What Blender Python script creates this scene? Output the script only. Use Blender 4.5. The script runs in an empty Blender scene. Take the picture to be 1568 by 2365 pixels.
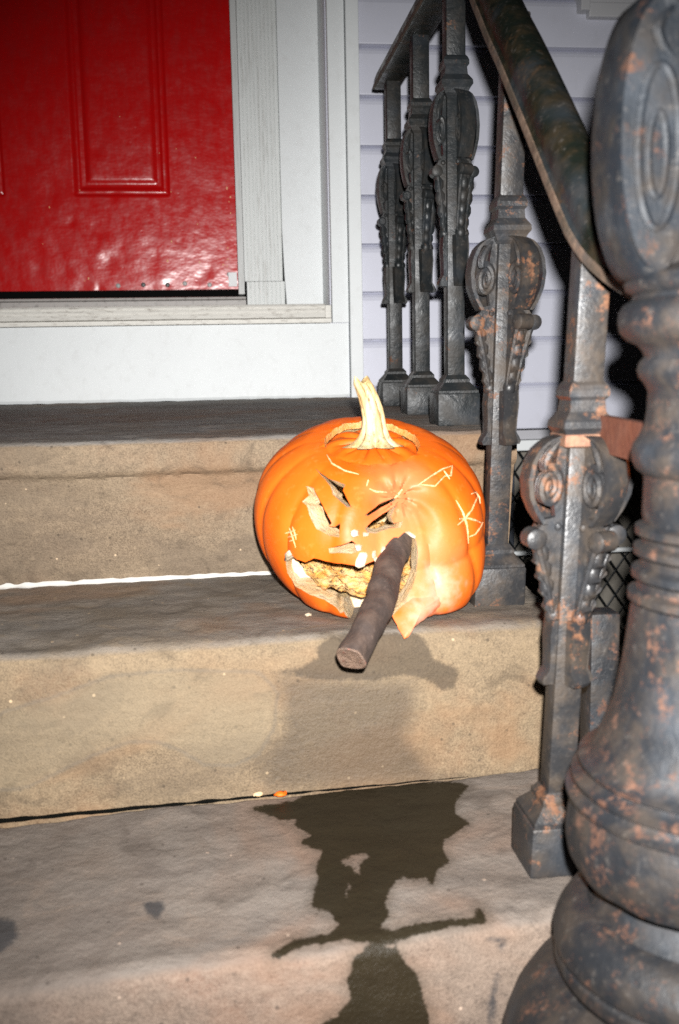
import bpy, bmesh, math, random
import numpy as np
from mathutils import Vector, Matrix, noise as mnoise
from mathutils.bvhtree import BVHTree

random.seed(7); np.random.seed(7)
PI = math.pi
SC = bpy.context.scene
COL = SC.collection

# ------------------------------------------------------------------ camera
# All shapes are written in metres relative to the lens (x right along the
# facade, y away from the lens, z up); LIFT puts the pavement at z = 0.
LIFT = 0.80
FOC, PCX, PCY = 2300.0, 784.0, 1182.5          # 35 mm lens on a 1568 x 2365 frame
_n = lambda v: v / np.linalg.norm(v)
_D = _n(np.array([291.0, 15518.0, 2300.0]))
_X = np.array([20000.0, -716.0, 2300.0]); _X = _n(_X - _D * _X.dot(_D))
_Z = -_D; _Y = np.cross(_Z, _X)
ROT = np.array([_X, _Y, _Z])                    # frame axes (right, down, forward) -> world

def ray(u, v): return ROT @ np.array([(u - PCX) / FOC, (v - PCY) / FOC, 1.0])
def at(u, v, y):
    r = ray(u, v); r = r * (y / r[1]); return Vector(r)
def proj(P):
    q = np.asarray(P) @ ROT
    return q[:, 0] / q[:, 2] * FOC + PCX, q[:, 1] / q[:, 2] * FOC + PCY

cam = bpy.data.cameras.new('camera'); cam_o = bpy.data.objects.new('camera', cam); COL.objects.link(cam_o)
R3 = Matrix([list(row) for row in ROT])
right, down, fwd = R3.col[0], R3.col[1], R3.col[2]
M = Matrix((( right.x, -down.x, -fwd.x, 0), (right.y, -down.y, -fwd.y, 0), (right.z, -down.z, -fwd.z, 0), (0, 0, 0, 1)))
M.translation = Vector((0, 0, LIFT))
cam_o.matrix_world = M
cam.sensor_fit = 'VERTICAL'; cam.sensor_height = 36.0; cam.lens = 36.0 * FOC / 2365.0
cam.clip_start = 0.02; cam.clip_end = 300
cam.dof.use_dof = True; cam.dof.focus_distance = 1.35; cam.dof.aperture_fstop = 7.0
SC.camera = cam_o

# ------------------------------------------------------------------ night sky and the flash
w = bpy.data.worlds.new('World'); SC.world = w; w.use_nodes = True
nt = w.node_tree; bg = nt.nodes['Background']
sky = nt.nodes.new('ShaderNodeTexSky'); sky.sky_type = 'NISHITA'; sky.sun_disc = False
sky.sun_elevation = math.radians(-4); sky.sun_rotation = math.radians(160)
nt.links.new(sky.outputs[0], bg.inputs[0]); bg.inputs[1].default_value = 0.05

fl = bpy.data.lights.new('flash', 'SPOT'); fl.energy = 216; fl.color = (1.0, 0.985, 0.965)
fl.spot_size = math.radians(82); fl.spot_blend = 1.0; fl.shadow_soft_size = 0.009
fo = bpy.data.objects.new('flash', fl); COL.objects.link(fo)
MF = (Matrix.Rotation(math.radians(-1.5), 4, 'Z') @ M @ Matrix.Rotation(math.radians(-4.5), 4, 'X')); MF.translation = Vector((0.016, 0.0, LIFT + 0.046)); fo.matrix_world = MF

SC.view_settings.view_transform = 'Standard'; SC.view_settings.look = 'None'
SC.view_settings.exposure = 0.0; SC.view_settings.gamma = 1.0
SC.render.engine = 'CYCLES'
SC.cycles.use_denoising = False
SC.cycles.max_bounces = 6; SC.cycles.diffuse_bounces = 4; SC.cycles.glossy_bounces = 3
SC.cycles.sample_clamp_indirect = 4.0

# ------------------------------------------------------------------ materials
def newmat(name):
    m = bpy.data.materials.new(name); m.use_nodes = True
    t = m.node_tree; b = t.nodes['Principled BSDF']
    return m, t, b
class NB:
    """small node builder"""
    def __init__(s, t, coord='Object', attr=None):
        s.t = t; s.tc = t.nodes.new('ShaderNodeTexCoord'); s.co = s.tc.outputs[coord]
    def map(s, scale=(1, 1, 1), loc=(0, 0, 0)):
        n = s.t.nodes.new('ShaderNodeMapping'); n.inputs['Scale'].default_value = scale; n.inputs['Location'].default_value = loc
        s.t.links.new(s.co, n.inputs[0]); return n.outputs[0]
    def noise(s, scale, detail=4, rough=.55, vec=None, dist=0):
        n = s.t.nodes.new('ShaderNodeTexNoise'); n.inputs['Scale'].default_value = scale
        n.inputs['Detail'].default_value = detail; n.inputs['Roughness'].default_value = rough; n.inputs['Distortion'].default_value = dist
        s.t.links.new(vec if vec is not None else s.co, n.inputs['Vector']); return n.outputs['Fac']
    def voro(s, scale, vec=None):
        n = s.t.nodes.new('ShaderNodeTexVoronoi'); n.inputs['Scale'].default_value = scale
        s.t.links.new(vec if vec is not None else s.co, n.inputs['Vector']); return n.outputs['Distance']
    def ramp(s, fac, a, b, lo=0.0, hi=1.0):
        n = s.t.nodes.new('ShaderNodeMapRange'); n.interpolation_type = 'SMOOTHSTEP'
        n.inputs['From Min'].default_value = a; n.inputs['From Max'].default_value = b
        n.inputs['To Min'].default_value = lo; n.inputs['To Max'].default_value = hi
        s.t.links.new(fac, n.inputs['Value']); return n.outputs[0]
    def mix(s, fac, a, b, mode='MIX'):
        n = s.t.nodes.new('ShaderNodeMix'); n.data_type = 'RGBA'; n.blend_type = mode
        for k, x in ((0, fac), (6, a), (7, b)):
            if isinstance(x, (int, float)): n.inputs[k].default_value = x
            elif isinstance(x, tuple): n.inputs[k].default_value = (*x, 1)
            else: s.t.links.new(x, n.inputs[k])
        return n.outputs[2]
    def math(s, op, a, b=0.0, c=0.0):
        n = s.t.nodes.new('ShaderNodeMath'); n.operation = op
        for k, x in enumerate((a, b, c)):
            if isinstance(x, (int, float)): n.inputs[k].default_value = x
            else: s.t.links.new(x, n.inputs[k])
        return n.outputs[0]
    def attr(s, name):
        n = s.t.nodes.new('ShaderNodeAttribute'); n.attribute_name = name; return n.outputs['Fac']
    def bump(s, h, strength, dist, b, prev=None):
        n = s.t.nodes.new('ShaderNodeBump'); n.inputs['Strength'].default_value = strength; n.inputs['Distance'].default_value = dist
        s.t.links.new(h, n.inputs['Height'])
        if prev: s.t.links.new(prev, n.inputs['Normal'])
        if b: s.t.links.new(n.outputs[0], b.inputs['Normal'])
        return n.outputs[0]
    def link(s, a, b): s.t.links.new(a, b)
    def distance(s, p):
        n = s.t.nodes.new('ShaderNodeVectorMath'); n.operation = 'DISTANCE'; s.t.links.new(s.co, n.inputs[0]); n.inputs[1].default_value = p
        return n.outputs['Value']

def iron(name, rust_amt, seed=0.0, fs=1.0, gl=0.0, soft=.07, base=(.017, .017, .018), brown=(.040, .030, .022), rust=(.082, .035, .018), rust2=(.145, .068, .035)):
    m, t, b = newmat(name); k = NB(t); v = k.map(loc=(seed, seed * .7, seed * .3))
    n1 = k.noise(38, 5, .6, v); n2 = k.noise(150, 4, .65, v); n3 = k.noise(16, 3, .5, v); n6 = k.noise(110 * fs, 5, .75, k.map(loc=(seed + 3, 1, 2)))
    c = k.mix(k.ramp(n1, .40, .68, 0, .85), base, brown)
    c = k.mix(k.ramp(n3, .50, .72, 0, .55), c, (.026, .031, .038))
    c = k.mix(k.ramp(n2, .56, .76, 0, .5), c, (.075, .067, .060))
    c = k.mix(k.ramp(n2, .28, .42, .5, 0), c, (.010, .011, .012))
    s = k.math('ADD', k.math('MULTIPLY', k.noise(24 * fs, 3, .5, k.map(loc=(seed, 5, 7))), .5), k.math('MULTIPLY', n6, .5))
    r = k.ramp(s, rust_amt, rust_amt + soft, 0, .9)
    c = k.mix(r, c, k.mix(k.ramp(n2, .35, .65), rust, rust2))
    k.link(c, b.inputs['Base Color'])
    k.link(k.math('ADD', k.ramp(n1, .35, .7, .38 + gl, .62 + gl), k.math('MULTIPLY', r, .25)), b.inputs['Roughness'])
    b.inputs['Specular IOR Level'].default_value = .34
    p = k.bump(n2, .45, .0015, None); k.bump(n1, .5, .003, b, p)
    return m
MAT = {}
MAT['iron'] = iron('iron_paint', .60, base=(.0115, .0135, .0145), brown=(.022, .019, .016))
MAT['iron_head'] = iron('iron_paint_head', .56, 9.0, 2.0, .18, .12, base=(.007, .009, .012), brown=(.018, .014, .011), rust=(.045, .020, .012), rust2=(.075, .036, .022))
MAT['iron_head'].node_tree.nodes['Principled BSDF'].inputs['Specular IOR Level'].default_value = .22
MAT['iron_rusty'] = iron('iron_paint_rusty', .555, 4.0)
MAT['iron_newel'] = iron('iron_paint_speckled', .535, 9.0, 2.0, .10, .12, base=(.009, .010, .012), brown=(.026, .019, .014), rust=(.055, .024, .014), rust2=(.100, .046, .027))
MAT['iron_rail'] = iron('iron_rail_worn', .54, 2.0, 1.0, -.10, .14, base=(.006, .008, .006), brown=(.022, .015, .007), rust=(.036, .018, .008), rust2=(.05, .027, .012))
MAT['rail_edge'] = iron('rail_edge_worn', .40, 3.0, 1.0, .1, .2, base=(.05, .04, .03), brown=(.07, .05, .036), rust=(.085, .05, .034), rust2=(.13, .085, .058))
MAT['rust_orange'] = iron('rust_orange', .30, 6.5, 1.0, .1, .2, rust=(.14, .062, .036), rust2=(.19, .10, .06))
MAT['rust'] = iron('rust_red', .25, 6.0, rust=(.085, .024, .012), rust2=(.10, .032, .016))

def paint(name, col, rough=.5, grime=.0, bump=.15, scale=30, gcol=(.25, .22, .18), gst=(1.3, 1, 1.0)):
    m, t, b = newmat(name); k = NB(t)
    n1 = k.noise(6, 4, .55); n2 = k.noise(scale * 6, 3, .6)
    c = k.mix(k.ramp(n1, .35, .7, 0, .22), col, tuple(x * .86 for x in col))
    if grime:
        g = k.noise(scale, 6, .7, k.map(gst))
        c = k.mix(k.ramp(g, .5, .72, 0, grime), c, gcol)
    k.link(c, b.inputs['Base Color']); b.inputs['Roughness'].default_value = rough
    k.bump(n2, bump, .0006, b)
    return m
MAT['trim'] = paint('white_trim_paint', (.73, .757, .765), .55, .10, .2, 45)
MAT['trim_dirty'] = paint('white_trim_weathered', (.68, .70, .69), .6, .35, .4, 40, gst=(4, 1, .35))
MAT['sill'] = paint('white_sill_peeling', (.72, .70, .65), .6, .6, .6, 90, (.16, .12, .09), gst=(.6, 1, 2.5))
MAT['siding'] = paint('lavender_grey_vinyl', (.60, .61, .70), .45, .06, .1)
MAT['flashing'] = paint('grey_flashing', (.42, .42, .45), .5)
MAT['window_white'] = paint('window_frame_white', (.56, .56, .58), .5)
MAT['black_rubber'] = paint('black_rubber', (.004, .004, .004), .9)
MAT['black_rubber'].node_tree.nodes['Principled BSDF'].inputs['Specular IOR Level'].default_value = .05
MAT['metal_thresh'] = paint('aluminium_threshold', (.40, .38, .36), .45, .6, .3, 60, (.08, .07, .06))
MAT['black_wire'] = paint('black_wire', (.008, .010, .011), .35)
MAT['navy'] = paint('dark_blue_frame', (.030, .036, .050), .5, .3, .2, 60, (.10, .10, .11))
MAT['mortar'] = paint('white_mortar', (.40, .385, .36), .8, .25, .8, 90)
MAT['foundation'] = paint('foundation_render', (.22, .20, .17), .9, .4, .8, 18, (.05, .05, .05))
MAT['screw'] = paint('screw_steel', (.30, .30, .29), .35)
MAT['screw_dark'] = paint('screw_dark', (.03, .03, .03), .4)

# red door paint: dented gloss
m, t, b = newmat('red_door_gloss'); k = NB(t)
d1 = k.noise(9, 4, .55, k.map((1, 1, 1.5))); d2 = k.voro(26); d3 = k.noise(260, 2, .5); d4 = k.noise(30, 5, .65, k.map((1.6, 1, .8)))
k.link(k.mix(k.ramp(d4, .35, .75, 0, .5), (.48, .0032, .0036), (.36, .0022, .0028)), b.inputs['Base Color'])
k.link(k.ramp(d4, .3, .75, .20, .32), b.inputs['Roughness'])
b.inputs['Specular IOR Level'].default_value = .52
p = k.bump(d1, .26, .010, None); p = k.bump(k.ramp(d2, .0, .10), .08, .002, None, p); p = k.bump(d4, .022, .004, None, p); k.bump(d3, .05, .0003, b, p)
MAT['door'] = m

# brownstone with wet stains carried by per-vertex distances (metres, negative inside)
def stone(name, colA, colB, colC, seed=0.0, gA=(.080, .076, .072), gB=(.125, .114, .102)):
    m, t, b = newmat(name); k = NB(t); v = k.map(loc=(seed, seed, seed)); vs = k.map((.5, 1.0, 2.2), (seed, 0, seed))
    n1 = k.noise(5, 5, .6, vs); n2 = k.noise(26, 6, .65, vs); n3 = k.noise(160, 4, .7, v); n4 = k.noise(11, 4, .6, v); n5 = k.noise(620, 2, .6, v)
    c = k.mix(k.ramp(n1, .34, .66), colA, colB)
    c = k.mix(k.ramp(n4, .50, .72, 0, .75), c, colC)
    c = k.mix(k.ramp(n2, .48, .70, 0, .45), c, tuple(x * .55 for x in colA))
    c = k.mix(k.ramp(n3, .52, .72, 0, .45), c, tuple(min(1, x * 1.9) for x in colB))
    c = k.mix(k.ramp(n3, .32, .46, .60, 0), c, tuple(x * .5 for x in colA))
    c = k.mix(k.ramp(n5, .35, .65, .0, .55), c, tuple(x * 1.6 for x in colB))
    c = k.mix(k.ramp(k.noise(380, 3, .7, v), .60, .72, 0, .5), c, tuple(x * .35 for x in colA))
    geo = t.nodes.new('ShaderNodeNewGeometry'); sx = t.nodes.new('ShaderNodeSeparateXYZ'); t.links.new(geo.outputs['Normal'], sx.inputs[0])
    up = k.math('MULTIPLY', k.ramp(sx.outputs[2], .45, .9), k.ramp(n4, .30, .62, .45, .85))
    c = k.mix(up, c, k.mix(k.ramp(n2, .35, .68), gA, gB))
    warm = k.noise(3.2, 4, .6, k.map((1, 1, 1.6), (seed + 4, 1, 6)), .6)
    c = k.mix(k.ramp(warm, .48, .62, 0, .5), c, tuple(min(1, x * q) for x, q in zip(colB, (1.25, .92, .72))))
    c = k.mix(k.ramp(warm, .36, .48, .45, 0), c, tuple(x * q for x, q in zip(colA, (.78, .82, .9))))
    blot = k.noise(17, 5, .6, k.map((.8, 1, 1.1), (seed + 9, 2, 4)), 1.2)
    c = k.mix(k.ramp(blot, .54, .70, 0, .45), c, tuple(x * .42 for x in colA))
    c = k.mix(k.ramp(blot, .28, .42, .40, 0), c, tuple(x * 1.45 for x in colB))
    c = k.mix(k.ramp(k.voro(34, v), .035, .07, .75, 0), c, tuple(min(.8, x * 3.2) for x in colB))
    c = k.mix(k.ramp(k.voro(47, k.map(loc=(seed + 2, 7, 1))), .05, .11, .6, 0), c, tuple(x * .3 for x in colA))
    jag = k.math('ADD', k.math('MULTIPLY', k.math('SUBTRACT', k.noise(90, 5, .7, v), .5), .0085), k.math('MULTIPLY', k.math('SUBTRACT', k.noise(320, 3, .6, v), .5), .004))
    pale = k.ramp(k.math('ADD', k.attr('pale'), jag), -.010, .008, .48, 0)
    c = k.mix(pale, c, k.mix(n2, (.150, .120, .078), (.108, .084, .054)))
    rim = k.ramp(k.math('ABSOLUTE', k.math('ADD', k.attr('pale'), k.math('MULTIPLY', jag, .6))), .0, .0035, .28, 0)
    c = k.mix(rim, c, (.060, .056, .050))
    damp = k.ramp(k.math('ADD', k.attr('damp'), jag), -.016, .012, .74, 0)
    c = k.mix(damp, c, (.048, .034, .021))
    moist = k.ramp(k.math('ADD', k.attr('moist'), jag), -.003, .002, .74, 0)
    c = k.mix(moist, c, (.034, .024, .015))
    halo = k.ramp(k.math('ADD', k.attr('wet'), k.math('MULTIPLY', jag, 1.6)), -.002, .011, .55, 0)
    c = k.mix(halo, c, (.036, .027, .018))
    soot = k.ramp(k.math('ADD', k.attr('soot'), jag), -.003, .002, .85, 0)
    c = k.mix(soot, c, (.018, .018, .020))
    wet = k.ramp(k.math('ADD', k.attr('wet'), k.math('SUBTRACT', k.math('MULTIPLY', jag, .8), .0010)), -.0010, .0010, 1.0, 0)
    c = k.mix(k.math('MULTIPLY', wet, .93), c, k.mix(n2, (.0070, .0056, .0028), (.016, .0125, .0065)))
    k.link(c, b.inputs['Base Color'])
    k.link(k.math('SUBTRACT', k.math('SUBTRACT', .80, k.math('MULTIPLY', wet, .42)), k.math('MULTIPLY', damp, .2)), b.inputs['Roughness'])
    k.link(k.math('SUBTRACT', .35, k.math('MULTIPLY', wet, .27)), b.inputs['Specular IOR Level'])
    p = k.bump(n2, .22, .005, None); p = k.bump(n3, .8, .002, None, p); k.bump(n5, .7, .0009, b, p)
    return m
MAT['stone_porch'] = stone('brownstone_porch', (.108, .077, .050), (.148, .110, .072), (.150, .096, .058), 1, (.17, .165, .16), (.25, .24, .23))
MAT['stone_step'] = stone('brownstone_step', (.086, .060, .036), (.128, .093, .056), (.142, .083, .045), 5, (.110, .100, .090), (.170, .150, .130))
MAT['stone_low'] = stone('brownstone_low', (.082, .060, .046), (.110, .082, .063), (.122, .072, .050), 11, (.092, .079, .069), (.138, .119, .103))
MAT['pavement'] = stone('concrete_pavement', (.16, .155, .145), (.22, .21, .20), (.19, .18, .16), 17)

# pumpkin
def pumpkin_skin(mould_at, crease_at, blush):
    m, t, b = newmat('pumpkin_skin'); k = NB(t)
    n1 = k.noise(22, 4, .6); n2 = k.noise(90, 4, .65); n3 = k.noise(9, 3, .5)
    c = k.mix(k.ramp(n3, .35, .65), (.56, .086, .0042), (.62, .114, .009))
    c = k.mix(k.ramp(n2, .55, .75, 0, .25), c, (.70, .24, .06))
    dm = k.math('ADD', k.distance(blush), k.math('MULTIPLY', k.math('SUBTRACT', n1, .5), .07))
    c = k.mix(k.ramp(dm, .02, .085, .42, 0), c, (.60, .19, .10))
    dc = k.math('ADD', k.distance(crease_at), k.math('MULTIPLY', k.math('SUBTRACT', n1, .5), .05))
    c = k.mix(k.ramp(dc, .01, .055, .5, 0), c, (.58, .16, .085))
    dd = k.math('ADD', k.math('ADD', k.distance(mould_at), k.math('MULTIPLY', k.math('SUBTRACT', n1, .5), .09)), k.math('MULTIPLY', k.math('SUBTRACT', n2, .5), .03))
    c = k.mix(k.ramp(dd, .006, .050, .85, 0), c, (.58, .29, .20))
    k.link(c, b.inputs['Base Color']); k.link(k.ramp(n1, .3, .7, .42, .58), b.inputs['Roughness'])
    b.inputs['Specular IOR Level'].default_value = .22
    b.inputs['Subsurface Weight'].default_value = 0.0
    p = k.bump(n1, .25, .004, None); k.bump(n2, .2, .0012, b, p)
    return m
def flesh(name, c1, c2, spot, amt, scale):
    m, t, b = newmat(name); k = NB(t)
    n1 = k.noise(scale, 5, .65); n2 = k.noise(scale * 3.2, 5, .7); n3 = k.noise(scale * .5, 3, .5, k.map(loc=(3, 3, 3)))
    c = k.mix(k.ramp(n1, .35, .65), c1, c2)
    c = k.mix(k.math('MULTIPLY', k.ramp(n2, .48, .62), k.ramp(n3, .40, .58, 0, amt)), c, spot)
    c = k.mix(k.math('MULTIPLY', k.ramp(n1, .60, .68), amt * .35), c, (.42, .03, .02))
    k.link(c, b.inputs['Base Color']); b.inputs['Roughness'].default_value = .5
    p = k.bump(n2, .6, .004, None); k.bump(n1, .5, .006, b, p)
    return m
MAT['flesh'] = flesh('pumpkin_flesh', (.52, .41, .27), (.54, .35, .17), (.16, .11, .07), .30, 45)
MAT['pulp'] = flesh('pumpkin_pulp', (.60, .26, .05), (.58, .40, .18), (.018, .016, .013), 1.0, 85)
MAT['inner'] = flesh('pumpkin_inner_wall', (.62, .47, .26), (.60, .38, .15), (.10, .08, .06), .45, 50)
MAT['rim'] = flesh('pumpkin_rim', (.50, .26, .085), (.46, .17, .03), (.20, .12, .06), .5, 60)
MAT['tooth'] = flesh('carved_tooth', (.46, .40, .30), (.42, .32, .21), (.3, .2, .1), .3, 60)
MAT['scratch'] = flesh('scratched_skin', (.72, .42, .22), (.70, .34, .14), (.6, .3, .1), .1, 50)
m, t, b = newmat('pumpkin_stem'); k = NB(t)
n1 = k.noise(24, 5, .6, k.map((4, 4, .6))); n2 = k.noise(110, 4, .7, k.map((2, 2, .5)))
c = k.mix(k.ramp(n1, .38, .62), (.50, .40, .22), (.34, .22, .09)); c = k.mix(k.ramp(n2, .56, .68, 0, .85), c, (.07, .04, .02))
k.link(c, b.inputs['Base Color']); b.inputs['Roughness'].default_value = .6; k.bump(n2, .6, .003, b); MAT['stem'] = m
m, t, b = newmat('bark'); k = NB(t)
n1 = k.noise(45, 5, .6); n2 = k.noise(190, 4, .7)
c = k.mix(k.ramp(n1, .35, .66), (.030, .019, .015), (.066, .042, .031)); c = k.mix(k.ramp(n2, .6, .75, 0, .5), c, (.12, .085, .07))
k.link(c, b.inputs['Base Color']); b.inputs['Roughness'].default_value = .75; p = k.bump(n1, .6, .004, None); k.bump(n2, .5, .0015, b, p); MAT['bark'] = m
MAT['cutwood'] = flesh('cut_wood', (.15, .095, .066), (.11, .068, .047), (.03, .02, .013), .6, 120)

# ------------------------------------------------------------------ mesh helpers
class MB:
    def __init__(s): s.v = []; s.f = []; s.mi = []
    def add(s, verts, faces, mi=0):
        o = len(s.v); s.v += [tuple(v) for v in verts]; s.f += [tuple(i + o for i in f) for f in faces]; s.mi += [mi] * len(faces); return s
    def box(s, x0, x1, y0, y1, z0, z1, bev=0.0, mi=0):
        bm = bmesh.new(); bmesh.ops.create_cube(bm, size=1)
        for q in bm.verts: q.co = Vector(((x0 + x1) / 2 + q.co.x * (x1 - x0), (y0 + y1) / 2 + q.co.y * (y1 - y0), (z0 + z1) / 2 + q.co.z * (z1 - z0)))
        if bev: bmesh.ops.bevel(bm, geom=bm.edges[:], offset=bev, segments=2, profile=.5, affect='EDGES')
        bm.verts.index_update(); s.add([q.co for q in bm.verts], [[q.index for q in f.verts] for f in bm.faces], mi); bm.free(); return s
    def tube(s, path, rad, n=10, cap=True, squash=None, mi=0):
        P = [Vector(p) for p in path]; N = len(P); rings = []
        t0 = (P[1] - P[0]).normalized(); ref = Vector((0, 0, 1)) if abs(t0.z) < .9 else Vector((1, 0, 0)); nrm = t0.cross(ref).normalized()
        vs = []
        for i in range(N):
            t = (P[min(i + 1, N - 1)] - P[max(i - 1, 0)]).normalized(); nrm = (nrm - t * nrm.dot(t)).normalized(); bn = t.cross(nrm)
            r = rad[i] if hasattr(rad, '__len__') else rad
            for j in range(n):
                a = 2 * PI * j / n; vs.append(P[i] + nrm * (math.cos(a) * r) + bn * (math.sin(a) * r * (squash or 1)))
        fs = [(i * n + j, i * n + (j + 1) % n, (i + 1) * n + (j + 1) % n, (i + 1) * n + j) for i in range(N - 1) for j in range(n)]
        if cap: fs += [tuple(range(n - 1, -1, -1)), tuple((N - 1) * n + j for j in range(n))]
        return s.add(vs, fs, mi)
    def lathe(s, prof, cx, cy, n=48, rot=0.0, mi=0, cap=True):
        vs = [(cx + r * math.cos(2 * PI * j / n + rot), cy + r * math.sin(2 * PI * j / n + rot), z) for r, z in prof for j in range(n)]
        N = len(prof); fs = [(i * n + j, i * n + (j + 1) % n, (i + 1) * n + (j + 1) % n, (i + 1) * n + j) for i in range(N - 1) for j in range(n)]
        if cap: fs += [tuple(range(n - 1, -1, -1)), tuple((N - 1) * n + j for j in range(n))]
        return s.add(vs, fs, mi)
    def loft(s, A, B, mi=0):
        n = len(A); fs = [(j, (j + 1) % n, n + (j + 1) % n, n + j) for j in range(n)] + [tuple(range(n - 1, -1, -1)), tuple(range(n, 2 * n))]
        return s.add(list(A) + list(B), fs, mi)
    def ball(s, c, r, n=10, sq=(1, 1, 1)):
        vs = []; fs = []; k = n // 2 + 1
        for i in range(k):
            a = PI * i / (k - 1)
            for j in range(n): vs.append((c[0] + r * sq[0] * math.sin(a) * math.cos(2 * PI * j / n), c[1] + r * sq[1] * math.sin(a) * math.sin(2 * PI * j / n), c[2] + r * sq[2] * math.cos(a)))
        fs = [(i * n + j, (i + 1) * n + j, (i + 1) * n + (j + 1) % n, i * n + (j + 1) % n) for i in range(k - 1) for j in range(n)]
        return s.add(vs, fs)

ORG = {}
def thing(name, label, cat, base=(0, 0, -LIFT), group=None):
    o = bpy.data.objects.new(name, None); COL.objects.link(o); o.empty_display_size = .05
    o.location = Vector(base) + Vector((0, 0, LIFT)); o['label'] = label; o['category'] = cat
    if group: o['group'] = group
    ORG[o.name] = Vector(base); return o
def root(o):
    while o.parent: o = o.parent
    return o
def build(name, mb, mats, parent=None, smooth=None, base=None, fix=True):
    """one mesh object; smooth = angle in degrees for smooth shading"""
    me = bpy.data.meshes.new(name)
    org = ORG[root(parent).name] if parent else Vector(base or (0, 0, -LIFT))
    if parent and parent.type == 'MESH': pass
    me.from_pydata([(v[0] - org.x, v[1] - org.y, v[2] - org.z) for v in mb.v], [], mb.f)
    for q in (mats if isinstance(mats, (list, tuple)) else [mats]): me.materials.append(MAT[q] if isinstance(q, str) else q)
    me.polygons.foreach_set('material_index', mb.mi)
    if fix:
        bm = bmesh.new(); bm.from_mesh(me); bmesh.ops.recalc_face_normals(bm, faces=bm.faces); bm.to_mesh(me); bm.free()
    if smooth is not None:
        me.polygons.foreach_set('use_smooth', [True] * len(me.polygons)); me.set_sharp_from_angle(angle=math.radians(smooth))
    me.update()
    o = bpy.data.objects.new(name, me); COL.objects.link(o)
    if parent: o.parent = parent
    else:
        o.location = org + Vector((0, 0, LIFT)); ORG[o.name] = org
    return o
def tag(o, label, cat=None, kind=None, group=None):
    if label: o['label'] = label
    if cat: o['category'] = cat
    if kind: o['kind'] = kind
    if group: o['group'] = group
    return o

# ------------------------------------------------------------------ stains (outlines of the wet patches, in 1568-wide frame units)
Z8 = lambda pts: [(x * .75, 1725 + y * .75) for x, y in pts]
WET_B = Z8([(780,190),(900,170),(960,140),(1130,118),(1400,110),(1440,120),(1400,165),(1395,205),(1440,235),(1390,270),(1365,285),(1360,320),(1380,350),(1345,375),(1330,420),(1310,400),(1290,405),(1240,400),(1210,410),(1195,440),(1180,480),(1195,520),(1165,560),(1210,570),(1300,545),(1400,535),(1470,530),(1468,500),(1485,505),(1500,540),(1400,550),(1290,575),(1190,600),(1120,600),(1060,590),(960,605),(900,620),(845,655),(838,640),(900,600),(960,590),(1010,580),(1050,550),(1030,530),(1020,505),(960,490),(985,400),(975,380),(995,320),(930,295),(965,270),(910,240),(920,215),(880,225),(820,205)])
HOLES = [Z8([(1045,345),(1090,330),(1130,322),(1140,340),(1110,365),(1115,395),(1095,395),(1080,370),(1050,365)]), Z8([(1075,410),(1085,430),(1070,470),(1055,465)])]
WET_C = Z8([(1130,622),(1215,618),(1240,660),(1280,700),(1300,760),(1320,853),(1340,1000),(960,1000),(990,860),(1040,830),(1080,780),(1075,720),(1095,650)])
DAMP_D = [(640,1560),(725,1555),(960,1570),(965,1640),(945,1700),(1000,1780),(1095,1806),(600,1832),(612,1750),(650,1690),(645,1620)]
DAMP_A = [(620,1553),(680,1545),(735,1520),(725,1498),(760,1470),(800,1462),(960,1462),(985,1480),(1000,1520),(1060,1545),(1052,1590),(1022,1597),(985,1570),(930,1560),(860,1572),(740,1572)]
PALE = [(-60,1680),(20,1640),(150,1600),(250,1562),(400,1548),(600,1552),(642,1600),(632,1680),(600,1740),(540,1768),(470,1766),(430,1740),(370,1715),(300,1712),(180,1760),(60,1820),(-60,1830)]
SOOT = [Z8([(1485,590),(1560,582),(1565,600),(1550,640),(1530,625),(1535,605)]), Z8([(1525,690),(1540,690),(1528,760),(1520,870),(1500,870),(1508,760)]), Z8([(440,480),(500,470),(510,500),(490,530),(450,520)]), Z8([(-60,520),(40,530),(60,580),(0,640),(-60,640)])]
def sdf(U, V, polys):
    best = np.full(U.shape, 1e9); ins = np.zeros(U.shape, bool)
    for poly in polys:
        P = np.array(poly); Q = np.roll(P, -1, 0)
        for (ax, ay), (bx, by) in zip(P, Q):
            dx, dy = bx - ax, by - ay; t = np.clip(((U - ax) * dx + (V - ay) * dy) / (dx * dx + dy * dy + 1e-9), 0, 1)
            best = np.minimum(best, np.hypot(U - ax - t * dx, V - ay - t * dy))
            c = ((ay > V) != (by > V)); xi = ax + (V - ay) * dx / (dy if abs(dy) > 1e-9 else 1e-9); ins ^= c & (U < xi)
    return np.where(ins, -best, best)
def stain_attrs(o, org, sets, cap=.2):
    me = o.data; n = len(me.vertices); co = np.zeros(n * 3); me.vertices.foreach_get('co', co); P = co.reshape(-1, 3) + np.array(org)
    U, V = proj(P); dist = P[:, 1] / FOC
    for name in ('wet', 'damp', 'pale', 'soot', 'moist'):
        a = me.attributes.new(name, 'FLOAT', 'POINT')
        val = np.full(n, cap)
        if name in sets: val = np.clip(sdf(U, V, sets[name]) * dist, -cap, cap)
        a.data.foreach_set('value', val)

# ------------------------------------------------------------------ pavement
pv = MB(); pv.add([(-30, -30, 0), (30, -30, 0), (30, 30, 0), (-30, 30, 0)], [(0, 1, 2, 3)])
pv.v = [(x, y, -LIFT) for x, y, z in pv.v]
o = build('pavement', pv, 'pavement'); tag(o, 'grey concrete pavement at the foot of the steps', kind='structure')
for nm in ('wet', 'damp', 'pale', 'soot', 'moist'):
    a = o.data.attributes.new(nm, 'FLOAT', 'POINT'); a.data.foreach_set('value', [1.0] * 4)

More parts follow.
